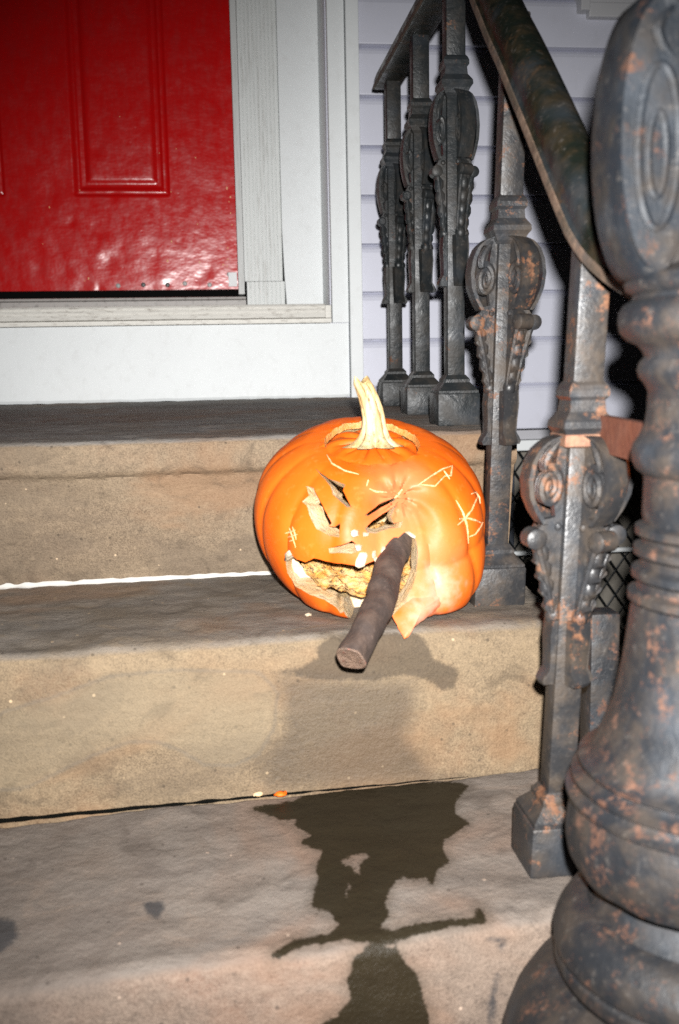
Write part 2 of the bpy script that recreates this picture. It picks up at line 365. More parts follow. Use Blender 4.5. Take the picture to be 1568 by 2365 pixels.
# ------------------------------------------------------------------ stone stoop
stoop = thing('stone_stoop', 'brown stone front steps with wet stains under the pumpkin', 'steps', (0, 1.2, -LIFT))
def nz(x, y, z, f, a): return (mnoise.noise(Vector((x * f, y * f, z * f))) * a)
def step(name, prof, x0, x1, mat, skew, tilt, sets, amp=.0016, seg=.0045, xs=.006):
    """prof: (y, z) from the back of the tread, over the nosing, down the riser; skew/tilt add to y/z per metre of x"""
    pts = [prof[0]]
    for a, b in zip(prof, prof[1:]):
        L = math.hypot(b[0] - a[0], b[1] - a[1]); n = max(1, int(L / seg))
        pts += [(a[0] + (b[0] - a[0]) * i / n, a[1] + (b[1] - a[1]) * i / n) for i in range(1, n + 1)]
    nx = int((x1 - x0) / xs); xsr = [x0 + (x1 - x0) * i / nx for i in range(nx + 1)]
    mb = MB(); vs = []
    for x in xsr:
        for (y, z) in pts:
            dx = (x - .1); yy = y + skew * dx; zz = z + tilt * dx
            d = nz(x, yy, zz, 9, amp * 1.6) + nz(x + 5, yy, zz, 38, amp) + nz(x, yy + 3, zz, 110, amp * .4) - .006 * max(0.0, mnoise.noise(Vector((x * 23 + 7, yy * 23, zz * 23))) - .42)
            vs.append((x, yy + d * .8, zz + d))
    k = len(pts); fs = [(i * k + j, i * k + j + 1, (i + 1) * k + j + 1, (i + 1) * k + j) for i in range(nx) for j in range(k - 1)]
    mb.add(vs, fs)
    # right end: fan the outline to the back bottom corner
    e = [vs[nx * k + j] for j in range(k)]; bb = (x1, prof[0][0] + skew * (x1 - .1), prof[-1][1] + tilt * (x1 - .1))
    mb.add(e + [bb], [tuple(range(k + 1))])
    o = build(name, mb, mat, stoop, smooth=50)
    stain_attrs(o, ORG[stoop.name], sets)
    return o
X0 = -.95
step('porch_slab', [(2.148, -.0705), (1.236, -.0855), (1.229, -.088), (1.2255, -.093), (1.226, -.122), (1.230, -.128), (1.237, -.131), (1.243, -.15), (1.252, -.20), (1.262, -.245), (1.270, -.272)], X0, .372, 'stone_porch', .02, .0, {}, .0012)
step('step_slab', [(1.30, -.2665), (.982, -.2705), (.974, -.2725), (.969, -.278), (.966, -.29), (.963, -.35), (.960, -.500), (1.0, -.502)], X0, .354, 'stone_step', .022, .006, {'damp': [DAMP_D], 'moist': [DAMP_A], 'pale': [PALE]}, .0015)
step('step_slab', [(.9605, -.490), (.9590, -.4320), (.9555, -.4298), (.706, -.4335), (.697, -.4365), (.692, -.443), (.690, -.46), (.686, -.52), (.682, -.606)], X0, .37, 'stone_low', .045, .018, {'wet': [WET_B] + HOLES + [WET_C], 'soot': SOOT}, .0014, seg=.0028, xs=.0036)
step('step_slab', [(.74, -.608), (.40, -.612), (.392, -.616), (.388, -.63), (.385, -.80)], X0, .46, 'stone_low', .03, .0, {}, .0015)
ft = MB(); ft.box(X0, .350, 1.29, 2.147, -.80, -.29); ft.box(X0, .345, 1.02, 1.285, -.80, -.436); ft.box(X0, .345, .74, 1.015, -.80, -.615)
o = build('rubble_core', ft, 'foundation', stoop)
# white mortar bead along the foot of the first riser
mb = MB(); pth = []; rr = []
for i in range(260):
    x = -.9 + i * .0045; pth.append((x, 1.272 + .02 * (x - .1) - .001 + nz(x, 0, 0, 60, .0008), -.2668 + .0065 * (x-.1) * 0 + nz(x, 2, 0, 45, .0012))); rr.append(.0056 + nz(x, 7, 1, 70, .0022))
mb.tube(pth, rr, 8); build('mortar_bead', mb, 'mortar', stoop, smooth=60)

MAT['dirt'] = paint('black_joint_dirt', (.003, .003, .0026), .95, 0, .6); MAT['dirt'].node_tree.nodes['Principled BSDF'].inputs['Specular IOR Level'].default_value = .0  # black strip: shade of the deep, grimy gap put into the colour
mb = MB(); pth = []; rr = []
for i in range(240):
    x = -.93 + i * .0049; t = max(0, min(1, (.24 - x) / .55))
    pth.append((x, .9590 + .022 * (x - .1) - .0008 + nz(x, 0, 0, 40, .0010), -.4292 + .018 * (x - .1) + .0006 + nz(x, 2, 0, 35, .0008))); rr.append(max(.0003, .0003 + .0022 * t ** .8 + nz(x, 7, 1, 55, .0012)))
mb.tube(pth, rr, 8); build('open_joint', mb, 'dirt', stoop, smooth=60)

# ------------------------------------------------------------------ house front
house = thing('house', 'house front with a red door in white trim and pale lavender siding', 'house', (0, 2.3, -LIFT))
YF = 2.15
wall = MB(); wall.box(.24, 2.6, 2.168, 2.40, -.15, 1.9); wall.box(-2.6, -.99, 2.168, 2.40, -.15, 1.9); wall.box(-1.0, .25, 2.30, 2.40, 1.45, 1.9)
build('wall', wall, 'siding', house)
for (xa, xb, za) in ((.36, .612, -.152), (1.45, 2.6, -.152), (-2.6, -.95, -.152), (.612, 1.45, -.70)):
    fw = MB(); fw.box(xa, xb, 2.165, 2.40, -.80, za); build('foundation_wall', fw, 'foundation', house)
# clapboards
zb = -.1486; pitch = .1000
for side in (0, 1):
    xa, xb = ((.3075, 2.6), (-2.6, -1.0575))[side]
    for i in range(20):
        z0 = zb + i * pitch; z1 = z0 + pitch + .006
        mb = MB(); Y0, Y1 = YF - .004, YF + .0125
        zt = z0 + pitch - .0008; A = [(xa, 2.1465, z0 + .001), (xa, 2.1460, z0 + .003), (xa, 2.1500, zt - .017), (xa, 2.1525, zt - .010), (xa, 2.1565, zt - .005), (xa, 2.1640, zt), (xa, 2.1676, zt), (xa, 2.1676, z0)]
        mb.loft(A, [(xb, p[1], p[2]) for p in A]); build('clapboard', mb, 'siding', house)
# flashing and white drip board under the siding
mb = MB(); mb.box(.372, 2.6, YF - .002, 2.19, -.1725, -.152, .001); build('flashing', mb, 'flashing', house)
mb = MB(); mb.box(.372, 2.6, YF - .012, 2.19, -.1968, -.1735, .002); build('drip_board', mb, 'trim', house)

def mx(x): return -.76 - x               # mirror across the door centre (x = -.38)
def both(name, fn, mat, parent, smooth=None):
    for s in (0, 1):
        mb = MB(); fn(mb)
        if s: mb.v = [(mx(x), y, z) for x, y, z in mb.v]
        build(name, mb, mat, parent, smooth)
both('corner_trim', lambda q: q.box(.2795, .3065, YF - .012, 2.20, -.073, 1.62, .0015), 'trim', house)
both('casing_board', lambda q: q.loft([(.2430, YF, .0885), (.2775, YF, .0885), (.2775, 2.20, .0885), (.2445, 2.20, .0885)], [(.2430, YF, 1.6), (.2775, YF, 1.6), (.2775, 2.20, 1.6), (.2445, 2.20, 1.6)]), 'trim', house)
both('reveal_board', lambda q: q.loft([(.2428, YF + .003, .09), (.2432, YF + .004, .09), (.239, 2.28, .09), (.2356, 2.28, .09)], [(.2428, YF + .003, 1.6), (.2432, YF + .004, 1.6), (.239, 2.28, 1.6), (.2356, 2.28, 1.6)]), 'trim', house)
def flat(q):
    vs = []
    for z, xl, y in ((.128, .1545, 2.268), (.20, .1508, 2.269), (.30, .1477, 2.270), (1.6, .1477, 2.270)): vs += [(xl, y, z), (.2358, y, z), (.2358, 2.30, z), (xl, 2.30, z)]
    q.add(vs, [(i * 4 + j, i * 4 + (j + 1) % 4, i * 4 + 4 + (j + 1) % 4, i * 4 + 4 + j) for i in range(3) for j in range(4)] + [(3, 2, 1, 0), (12, 13, 14, 15)])
both('flat_panel', flat, 'trim', house, 20)
def flutes(q, xa, xb, z0, z1, n, yf):
    pts = []; wd = (xb - xa) / n
    for i in range(n):
        x = xa + i * wd
        pts += [(x + .0, yf), (x + wd * .72, yf), (x + wd * .80, yf + .0035), (x + wd * .94, yf + .0035)]
    pts.append((xb, yf)); pts += [(xb, yf + .03), (xa, yf + .03)]
    q.loft([(x, y, z0) for x, y in pts], [(x, y, z1) for x, y in pts])
both('fluted_jamb', lambda q: flutes(q, .0625, .1475, .1875, 1.6, 10, 2.286), 'trim_dirty', house)
both('jamb_stop', lambda q: q.loft([(.0485, 2.292, .160), (.0615, 2.286, .160), (.0615, 2.35, .160), (.0485, 2.35, .160)], [(.0485, 2.292, 1.6), (.0615, 2.286, 1.6), (.0615, 2.35, 1.6), (.0485, 2.35, 1.6)]), 'trim_dirty', house)
both('jamb_plinth', lambda q: flutes(q, .0670, .1515, .132, .1865, 9, 2.2845), 'trim_dirty', house)
mb = MB(); mb.box(-1.06, .30, YF - .006, 2.34, 1.601, 1.75, .003); build('head_casing', mb, 'trim', house)
# kick board with an uneven lower edge
mb = MB(); n = 160
vs = []
for i in range(n + 1):
    x = mx(.2770) + (.2770 - mx(.2770)) * i / n; e = -.0705 + nz(x, 3, 0, 30, .0016) + nz(x, 9, 0, 8, .0015)
    vs += [(x, YF + .001, .0872), (x, YF + .001, e + .006), (x, YF + .004, e), (x, YF + .03, e), (x, YF + .03, .0872)]
fs = [(i * 5 + j, i * 5 + (j + 1) % 5, i * 5 + 5 + (j + 1) % 5, i * 5 + 5 + j) for i in range(n) for j in range(5)]
mb.add(vs, fs + [(4, 3, 2, 1, 0), tuple(n * 5 + j for j in range(5))]); build('kick_board', mb, 'trim', house)
# sill: moulded nose, peeling strip under it, end return
mb = MB(); A = [(2.30, .1315), (2.162, .1290), (2.141, .1275), (2.1375, .1235), (2.140, .1195), (2.137, .1150), (2.1395, .1105), (2.1370, .1060), (2.1405, .0998), (2.150, .0985), (2.30, .0985)]
mb.loft([(mx(.2260), y, z) for y, z in A], [(.2260, y, z) for y, z in A]); build('door_sill', mb, 'sill', house)
mb = MB(); mb.box(mx(.2405), .2405, 2.1465, 2.30, .0885, .0978, .001); build('sill_strip', mb, 'sill', house)
both('sill_end', lambda q: q.box(.2270, .2400, 2.1445, 2.25, .0982, .1255, .0015), 'sill', house)
# threshold
mb = MB(); A = [(2.40, .158), (2.305, .156), (2.298, .1545), (2.297, .150), (2.302, .149), (2.2945, .147), (2.2935, .1325), (2.40, .1325)]
mb.loft([(mx(.0640), y, z) for y, z in A], [(.0640, y, z) for y, z in A]); build('metal_threshold', mb, 'metal_thresh', house)

# the red door
YD = 2.33; dz0, dz1 = .1745, 1.60; dxa, dxb = mx(.0480), .0480
door_b = MB(); NXD, NZD = 120, 200
def panel_h(x, z, px0, px1, pz0, pz1):
    """depth of a pressed raised panel, 0 outside"""
    d = min(x - px0, px1 - x, z - pz0, pz1 - z)
    if d <= 0: return 0
    P = [(0, 0), (.0035, .0028), (.007, .0011), (.012, .0011), (.018, .0046), (.026, .0052), (.034, .0012), (.042, .0006), (1, .0006)]
    for (a, ha), (b, hb) in zip(P, P[1:]):
        if d <= b: return ha + (hb - ha) * (d - a) / (b - a)
    return 0
panels = [(-.3055, -.0970, .3795, .92), (mx(-.0970), mx(-.3055), .3795, .92), (-.3055, -.0970, 1.05, 1.5), (mx(-.0970), mx(-.3055), 1.05, 1.5)]
xs = sorted(set([dxa + (dxb - dxa) * i / NXD for i in range(NXD + 1)] + [e + s * o_ for p in panels for e, s in ((p[0], 1), (p[1], -1)) for o_ in (-.0004, .0035, .007, .012, .015, .018, .022, .026, .030, .034, .042)]))
zs = sorted(set([dz0 + (dz1 - dz0) * i / NZD for i in range(NZD + 1)] + [e + s * o_ for p in panels for e, s in ((p[2], 1), (p[3], -1)) for o_ in (-.0004, .0035, .007, .012, .015, .018, .022, .026, .030, .034, .042)]))
dents = [(random.uniform(-.42, .045), dz0 + abs(random.gauss(0, .16)), random.uniform(.008, .03), random.uniform(-.0018, .0008)) for _ in range(60)]
vs = []
for x in xs:
    for z in zs:
        y = YD + max(panel_h(x, z, *p) for p in panels) + nz(x, 0, z, 6, .0016)
        for (a, c, r, h) in dents:
            q = ((x - a) ** 2 + (z - c) ** 2) / (r * r)
            if q < 4: y -= h * math.exp(-q * 1.5)
        vs.append((x, y, z))
kz = len(zs); fs = [(i * kz + j, (i + 1) * kz + j, (i + 1) * kz + j + 1, i * kz + j + 1) for i in range(len(xs) - 1) for j in range(kz - 1)]
door_b.add(vs, fs); door_b.box(dxa, dxb, YD + .010, YD + .044, dz0, dz1)
door = build('door', door_b, 'door', house, smooth=40); tag(door, 'dented red panel door with scuffed lower edge')
mb = MB(); mb.box(dxa, dxb, YD + .004, YD + .04, .1585, dz0 - .001, .002); build('door_sweep', mb, 'black_rubber', door)
for (u, v, mt) in ((331, 658, 'screw_dark'), (387, 658, 'screw_dark'), (427, 655, 'screw'), (484, 658, 'screw'), (529, 634, 'screw'), (273, 660, 'screw')):
    p = at(u, v, YD); mb = MB(); A = []
    for r, y in ((.0052, .0), (.0052, -.0018), (.0038, -.0028), (.0016, -.0026), (.0012, -.0014)): A.append((r, y))
    n = 14; vs = [(p.x + r * math.cos(2 * PI * j / n), YD + y, p.z + r * math.sin(2 * PI * j / n)) for r, y in A for j in range(n)]
    fs = [(i * n + j, i * n + (j + 1) % n, (i + 1) * n + (j + 1) % n, (i + 1) * n + j) for i in range(len(A) - 1) for j in range(n)] + [tuple((len(A) - 1) * n + j for j in range(n))]
    mb.add(vs, fs); build('screw', mb, mt, door, smooth=50)
p0, p1 = at(527, 629, YD), at(549, 662, YD)
mb = MB(); mb.box(p0.x, p1.x - .001, YD - .0035, YD + .001, p1.z, p0.z, .001); build('corner_plate', mb, 'trim', door)
# paint chips on the door, where bare primer shows
chips = []
for _ in range(26):
    x = random.choice([random.uniform(-.42, .04), random.gauss(.03, .012), random.uniform(-.12, .04)]); z = dz0 + abs(random.gauss(0, .18)) + .004
    if x > .045: continue
    chips.append((x, z))
mb = MB()
for (x, z) in chips:
    n = 6; r = random.uniform(.0008, .0022); st = random.uniform(.5, 2.2)
    mb.add([(x + r * math.cos(2 * PI * j / n) * random.uniform(.6, 1.2), YD - .0032, z + r * st * math.sin(2 * PI * j / n)) for j in range(n)], [tuple(range(n))])
    mb.add([(x, YD - .0032, z)] * 3, [])
tag(build('paint_chips', mb, 'scratch', door), 'small pale chips in the red paint', kind='stuff')

# upper window at the right
wp = at(1331, 33, YF); wq = at(1352, 46, YF)
mb = MB(); mb.box(wp.x, wq.x, YF - .030, YF + .02, wp.z, 1.5, .002); mb.box(wq.x + .0005, 1.55, YF - .022, YF + .02, wq.z, wq.z + .030, .003); mb.box(wq.x + .0005, 1.55, YF - .012, YF + .02, wq.z + .0305, wq.z + .05, .003); mb.box(1.551, 1.57, YF - .03, YF + .02, wp.z, 1.5, .002)
win = build('window', mb, 'window_white', house)
mb = MB(); mb.box(wq.x + .001, 1.55, YF + .003, YF + .015, wq.z + .051, 1.5); build('pane', mb, 'black_rubber', win)

# basement window behind an expanded metal grille
bw = MB(); gx0, gx1, gz0, gz1 = .612, 1.45, -.70, -.197
bw.box(gx0 + .0005, gx1, 2.30, 2.33, gz0, gz1)
bas = build('basement_window', bw, 'foundation', house)
for xa in (.628, 1.0):
    mb = MB(); mb.box(xa, xa + .028, 2.185, 2.215, gz0, gz1, .002); build('window_bar', mb, 'navy', bas)
mb = MB(); mb.tube([(gx0 + .005, 2.132, -.426), (gx1, 2.132, -.430)], .0055, 8); build('white_bar', mb, 'trim', bas)
mb = MB(); PWx, PWz = .040, .058; th = .0021
k0 = int((gx1 - gx0) / PWx) + 2; k1 = int((gz1 - gz0) / PWz) + 2
for fam in (1, -1):
    for i in range(-k1 - 2, k0 + k1 + 2):
        # diagonal strand z = gz0 + fam*(x - xs)*PWz/PWx clipped to the opening
        pts = []; xs0 = gx0 + i * PWx; sl = fam * PWz / PWx
        zc = lambda x: (gz0 if fam > 0 else gz1) + sl * (x - xs0)
        xa = max(gx0, xs0); xb_ = min(gx1, xs0 + (gz1 - gz0) / abs(sl))
        if xb_ - xa < .01: continue
        nseg = max(2, int((xb_ - xa) / PWx * 4))
        pp = []
        for j in range(nseg + 1):
            x = xa + (xb_ - xa) * j / nseg; pp.append((x, 2.150 + fam * .0018, zc(x)))
        mb.tube(pp, th, 5)
tag(build('grille', mb, 'black_wire', bas), 'black diamond mesh grille', kind='stuff')

# ------------------------------------------------------------------ iron railing
rail = thing('iron_railing', 'rusty ornate cast iron stair railing beside the pumpkin', 'railing', (.318, 1.0, -LIFT))
BX = .319
def bracket_mesh(cx, cy, az, ztop, L, wd=.0105, ps=1.0, half=.012):
    """one scrolled bracket on the face of a baluster; az = outward direction"""
    ca, sa = math.cos(az), math.sin(az)
    def W(p, q, z): return (cx + ca * (half + p) - sa * q, cy + sa * (half + p) + ca * q, z)
    mb = MB(); O = [(0, .004), (.015, .014), (.05, .0225), (.10, .0275), (.17, .030), (.24, .028), (.30, .0225), (.345, .016)]
    def outer(t, T):
        for (a, pa), (b, pb) in zip(T, T[1:]):
            if t <= b: return pa + (pb - pa) * (t - a) / (b - a)
        return T[-1][1]
    # web plate
    T = O + [(.36, .018), (.44, .0195), (.53, .0165), (.61, .0125), (.69, .0085), (.74, .005), (1.0, .003)]
    tt = [i / 90 for i in range(91)]
    solid = outer
    def web(t, T):
        p = solid(t, T)
        if .035 < t < .325: return min(p, .0060 + .0030 * math.sin((t - .035) / .29 * PI))     # open behind the scroll
        if .36 < t < .71: return p * (1 + .20 * math.sin((t - .36) / .0625 * 2 * PI))            # leafy scallops
        return p
    loopA = [W(-.003, -wd * .38, ztop)] + [W(web(t, T) * ps, -wd * .38, ztop - t * L) for t in tt] + [W(-.003, -wd * .38, ztop - L)]
    loopB = [W(-.003, wd * .38, ztop)] + [W(web(t, T) * ps, wd * .38, ztop - t * L) for t in tt] + [W(-.003, wd * .38, ztop - L)]
    n = len(loopA)
    mb.add(loopA + loopB, [(j, j + 1, n + j + 1, n + j) for j in range(n - 1)])
    for j in range(1, n - 2):
        # side faces as strips back to the shaft line
        za, zb_ = loopA[j][2], loopA[j + 1][2]
        for q, lp in ((-wd * .38, loopA), (wd * .38, loopB)):
            mb.add([lp[j], lp[j + 1], W(-.003, q, zb_), W(-.003, q, za)], [(0, 1, 2, 3)])
    # strap along the belly
    S = [i / 26 * .345 for i in range(27)]
    prev = None; ring = []
    for i, t in enumerate(S):
        p = outer(t, O) * ps; z = ztop - t * L
        ring.append([W(p - .0018, -wd, z), W(p + .0022, -wd, z), W(p + .0030, 0, z), W(p + .0022, wd, z), W(p - .0018, wd, z)])
    vs = [v for r in ring for v in r]; fs = [(i * 5 + j, i * 5 + (j + 1) % 5, i * 5 + 5 + (j + 1) % 5, i * 5 + 5 + j) for i in range(len(S) - 1) for j in range(5)]
    mb.add(vs, fs + [(0, 1, 2, 3, 4), tuple(len(vs) - 5 + j for j in range(5))])
    # ledge and rolled knob
    kc, kz_, kr = .0215 * ps, ztop - .405 * L, .0056 + .0030 * ps
    vs = []; nn = 14
    for q in (-wd * .92, -wd * .78, wd * .78, wd * .92):
        rr = kr * (.75 if abs(q) > wd * .85 else 1)
        vs += [W(kc + rr * math.cos(2 * PI * j / nn), q, kz_ + rr * math.sin(2 * PI * j / nn)) for j in range(nn)]
    mb.add(vs, [(i * nn + j, i * nn + (j + 1) % nn, (i + 1) * nn + (j + 1) % nn, (i + 1) * nn + j) for i in range(3) for j in range(nn)] + [tuple(range(nn)), tuple(3 * nn + j for j in range(nn))])
    # spirals and leaves in relief on both flanks
    for sgn in (-1, 0, 1):
        q = sgn * wd * .48
        sp = [W((.0125 + (.0095 * (1 - .82 * i / 30)) * math.cos(i / 30 * 4.1 * PI + 1.2)) * ps, q, ztop - .20 * L + .017 * (1 - .82 * i / 30) * math.sin(i / 30 * 4.1 * PI + 1.2)) for i in range(31)]
        mb.tube(sp, [.0037 - .0010 * i / 30 for i in range(31)], 6)
        lf = [W((.006 + .011 * math.sin(i / 9 * PI * .6)) * ps, q, ztop - (.02 + .12 * i / 9) * L) for i in range(10)]
        mb.tube(lf, [.0012 + .0022 * math.sin(PI * i / 9) for i in range(10)], 6)
        sw = [W((.004 + .017 * (1 - i / 14) ** 1.2) * ps, q, ztop - (.40 + .31 * i / 14) * L) for i in range(15)]
        mb.tube(sw, [.0032 - .0014 * i / 14 for i in range(15)], 6)
        mb.ball(W(.004, q, ztop - .36 * L), .0034, 8)
    # beads running down to the tongue
    for i, (t, p, r) in enumerate(((.470, .0145, .0064), (.535, .0115, .0064), (.600, .0085, .0060), (.662, .0045, .0056))):
        mb.ball(W(p * ps, 0, ztop - t * L), r, 10, (1.1, 1.1, 1.75))
    mb.ball(W(.0015, 0, ztop - .722 * L), .0072, 12, (1, 1, 1.2))
    # tongue
    T2 = [(.735, .0050, .92), (.80, .0062, .90), (.88, .0050, .86), (.94, .0048, .82), (.965, .0085, .80), (.985, .0105, .78), (1.0, .0090, .74)]
    vs = []
    for t, p, wq_ in T2: vs += [W(-.003, -wd * wq_, ztop - t * L), W(p, -wd * wq_, ztop - t * L), W(p + .0012, 0, ztop - t * L), W(p, wd * wq_, ztop - t * L), W(-.003, wd * wq_, ztop - t * L)]
    m_ = len(T2); mb.add(vs, [(i * 5 + j, i * 5 + (j + 1) % 5, i * 5 + 5 + (j + 1) % 5, i * 5 + 5 + j) for i in range(m_ - 1) for j in range(5)] + [(0, 1, 2, 3, 4), tuple((m_ - 1) * 5 + j for j in range(5))])
    return mb
build_mesh = build
def baluster(y, x, zfoot, zcol, ztong, ztop, mat, ps, lean, basew=.029):
    def build(name, mb, *a, **k):                 # old posts lean a little outwards
        mb.v = [(px + lean * (pz - zfoot), py, pz) for px, py, pz in mb.v]; return build_mesh(name, mb, *a, **k)
    S2 = math.sqrt(2); hs = .0120
    b = MB(); b.box(x - basew, x + basew, y - basew, y + basew, zfoot, zfoot + .044, .0025)
    base = build('baluster', b, mat, rail, smooth=35)
    q = MB(); q.lathe([(basew * .93 * S2, zfoot + .0435), (basew * .93 * S2, zfoot + .047), (hs * 1.45 * S2, zfoot + .058), (hs * 1.45 * S2, zfoot + .062), (hs * 1.05 * S2, zfoot + .068)], x, y, 4, PI / 4)
    build('base_cap', q, mat, base)
    q = MB(); q.box(x - hs, x + hs, y - hs, y + hs, zfoot + .060, zcol + .002, .0022); q.box(x - hs * 1.08, x + hs * 1.08, y - hs * 1.08, y + hs * 1.08, zcol + .030, ztop, .0025); build('shaft', q, mat, base, smooth=35)
    q = MB(); q.lathe([(r * S2, zcol + dz) for r, dz in ((hs, .042), (hs * 1.25, .038), (hs * 1.38, .034), (hs * 1.38, .029), (hs * 1.18, .026), (hs * 1.25, .017), (hs * 1.70, .009), (hs * 1.74, .004), (hs * 1.5, .000), (hs * 1.25, -.006), (hs, -.010))], x, y, 4, PI / 4); build('collar', q, mat, base)
    for az in (-PI / 2 + .40, PI + .06, .06, PI / 2 + .40):
        build('scroll_bracket', bracket_mesh(x, y, az, zcol - .002, (zcol - .002) - ztong, half=hs, ps=ps), mat, base, smooth=40)
    if ztop < .2:
        q = MB(); q.lathe([(hs * 1.22 * S2, zcol - .012), (hs * 1.55 * S2, zcol - .0105), (hs * 1.55 * S2, zcol - .0015), (hs * 1.2 * S2, zcol + .0005)], x, y, 4, PI / 4); build('rust_band', q, 'rust_orange', base)
    return base
B = [((1.815, .3185, -.0770, .350, .107, .492, 'iron'), .50, 0), ((1.570, .3174, -.0810, .356, .109, .492, 'iron'), .52, 0), ((1.340, .3165, -.0848, .351, .1005, .492, 'iron'), .60, 0),
     ((1.080, .2995, -.2700, .134, -.091, .36, 'iron_rusty'), .95, .035), ((.785, .2715, -.4300, -.058, -.268, .098, 'iron_rusty'), 1.05, .05)]
for args, ps, lean in B: baluster(*args, ps, lean)

# hand rail: level over the porch, then sloping down to the newel with an easing
path = [(1.860, .487), (1.70, .4872), (1.50, .4874), (1.34, .4876), (1.27, .4860), (1.235, .472), (1.19, .443), (1.1116, .382), (1.0065, .300), (.931, .233), (.8655, .173), (.807, .119), (.760, .079), (.727, .060), (.697, .047), (.669, .0365), (.645, .031)]
def rail_x(y): return .300 + .0175 * max(0.0, min(1.0, (y - 1.02) / .25))
def crv(P, n):
    out = []
    for i in range(len(P) - 1):
        p0 = P[max(i - 1, 0)]; p1 = P[i]; p2 = P[i + 1]; p3 = P[min(i + 2, len(P) - 1)]
        for k_ in range(n):
            t = k_ / n
            out.append(tuple(.5 * ((2 * p1[c]) + (-p0[c] + p2[c]) * t + (2 * p0[c] - 5 * p1[c] + 4 * p2[c] - p3[c]) * t * t + (-p0[c] + 3 * p1[c] - 3 * p2[c] + p3[c]) * t ** 3) for c in (0, 1)))
    return out + [P[-1]]
cp = crv(path, 4)
sec = [(-.0200, 0), (-.0240, .001), (-.0250, .0035), (-.0246, .0080), (-.0228, .0100), (-.0224, .0140), (-.0222, .0200), (-.0195, .0270), (-.0145, .0325), (-.0080, .0356), (-.002, .0364)]
sec = sec + [(-x, z) for x, z in reversed(sec)]
vs = []
for i, (y, z) in enumerate(cp):
    a = cp[min(i + 1, len(cp) - 1)]; b_ = cp[max(i - 1, 0)]; ty, tz = a[0] - b_[0], a[1] - b_[1]; L = math.hypot(ty, tz); ty /= L; tz /= L
    ny, nzz = tz, -ty
    if nzz < 0: ny, nzz = -ny, -nzz
    xo = rail_x(y)
    sc = 1.0 if y > .78 else max(.40, .40 + .60 * (y - .665) / .115)
    for (sx, sz) in sec: vs.append((xo - .0032 + sx * .87 * sc, y + ny * sz * max(.62, sc), z + nzz * sz * max(.62, sc)))
k_ = len(sec); fs = [(i * k_ + j, i * k_ + (j + 1) % k_, (i + 1) * k_ + (j + 1) % k_, (i + 1) * k_ + j) for i in range(len(cp) - 1) for j in range(k_)] + [tuple(range(k_)), tuple((len(cp) - 1) * k_ + j for j in range(k_))]
mb = MB(); mb.add(vs, fs); build('handrail', mb, 'iron_rail', rail, smooth=38)

vs = []; lip = [(-.0268, .0005), (-.0247, .0005), (-.0247, .0082), (-.0262, .0082), (-.0274, .0045)]
for i, (y, z) in enumerate(cp):
    a = cp[min(i + 1, len(cp) - 1)]; b_ = cp[max(i - 1, 0)]; ty, tz = a[0] - b_[0], a[1] - b_[1]; L = math.hypot(ty, tz); ny, nzz = -tz / L, ty / L
    if nzz < 0: ny, nzz = -ny, -nzz
    sc = 1.0 if y > .78 else max(.40, .40 + .60 * (y - .665) / .115)
    for (sx, sz) in lip: vs.append((rail_x(y) - .0032 + sx * .87 * sc, y + ny * sz, z + nzz * sz))
k_ = 5; fs = [(i * k_ + j, i * k_ + (j + 1) % k_, (i + 1) * k_ + (j + 1) % k_, (i + 1) * k_ + j) for i in range(len(cp) - 1) for j in range(k_)] + [tuple(range(k_)), tuple((len(cp) - 1) * k_ + j for j in range(k_))]
mb = MB(); mb.add(vs, fs); build('rail_lip', mb, 'rail_edge', rail, smooth=38)

# newel post
NXc, NYc = .318, .600
core = MB()
prof = [(.150, -.612), (.150, -.58), (.146, -.53), (.140, -.485), (.1365, -.472), (.132, -.459), (.121, -.441), (.108, -.430), (.094, -.424), (.088, -.420)]
core.lathe(prof, NXc, NYc, 64); nb = build('newel_post', core, 'iron_newel', rail, smooth=40); tag(nb, 'stout blurred newel post speckled with rust')
mb = MB(); mb.lathe([(.086, -.422), (.0955, -.4195), (.1005, -.4165), (.1025, -.412), (.1015, -.406), (.0985, -.4035), (.1030, -.400), (.1035, -.393), (.1010, -.385), (.096, -.377), (.090, -.3715), (.083, -.369), (.080, -.3685), (.078, -.372), (.074, -.368), (.066, -.358), (.062, -.345)], NXc, NYc, 64); build('dish', mb, 'iron_newel', nb, smooth=40)
# swelling body with banding and a lobed hem
n = 96; body = [(.060, -.345), (.078, -.3455), (.0885, -.341), (.0925, -.333), (.0945, -.322), (.0946, -.312), (.0935, -.300), (.0922, -.293)]
for zc_, rr in ((-.2885, .0915), (-.2775, .0880), (-.2665, .0835)):
    body += [(rr + .0002, zc_ - .0042), (rr + .0046, zc_ - .0020), (rr + .0048, zc_ + .0008), (rr - .0012, zc_ + .0032)]
body += [(.0790, -.259), (.0745, -.251), (.0715, -.243), (.0660, -.228), (.0628, -.212), (.0600, -.196), (.0578, -.178), (.0557, -.161)]
for zc_, rr in ((-.1525, .0540), (-.1375, .0520), (-.1225, .0510), (-.1095, .0502)):
    body += [(rr - .0004, zc_ - .0058), (rr + .0040, zc_ - .0030), (rr + .0040, zc_ + .0016), (rr - .0012, zc_ + .0042)]
body += [(.0500, -.100), (.0495, -.0775), (.0500, -.0745), (.0548, -.0705), (.0572, -.0655), (.0580, -.060), (.0570, -.0545), (.0535, -.0495), (.0520, -.0462), (.0500, -.0420), (.0488, -.033), (.0484, -.021), (.0505, -.0165), (.0545, -.0115), (.0556, -.0070), (.0542, -.0022), (.0512, .0012), (.0525, .0045), (.0560, .0085), (.0620, .0112), (.0668, .0160), (.0682, .0225), (.0676, .0290), (.0650, .0335), (.0600, .0365), (.0592, .0395), (.0635, .0420), (.0652, .0465), (.0630, .0510), (.0560, .0535), (.0420, .0590)]
mb = MB(); mb.lathe(body, NXc, NYc, n)
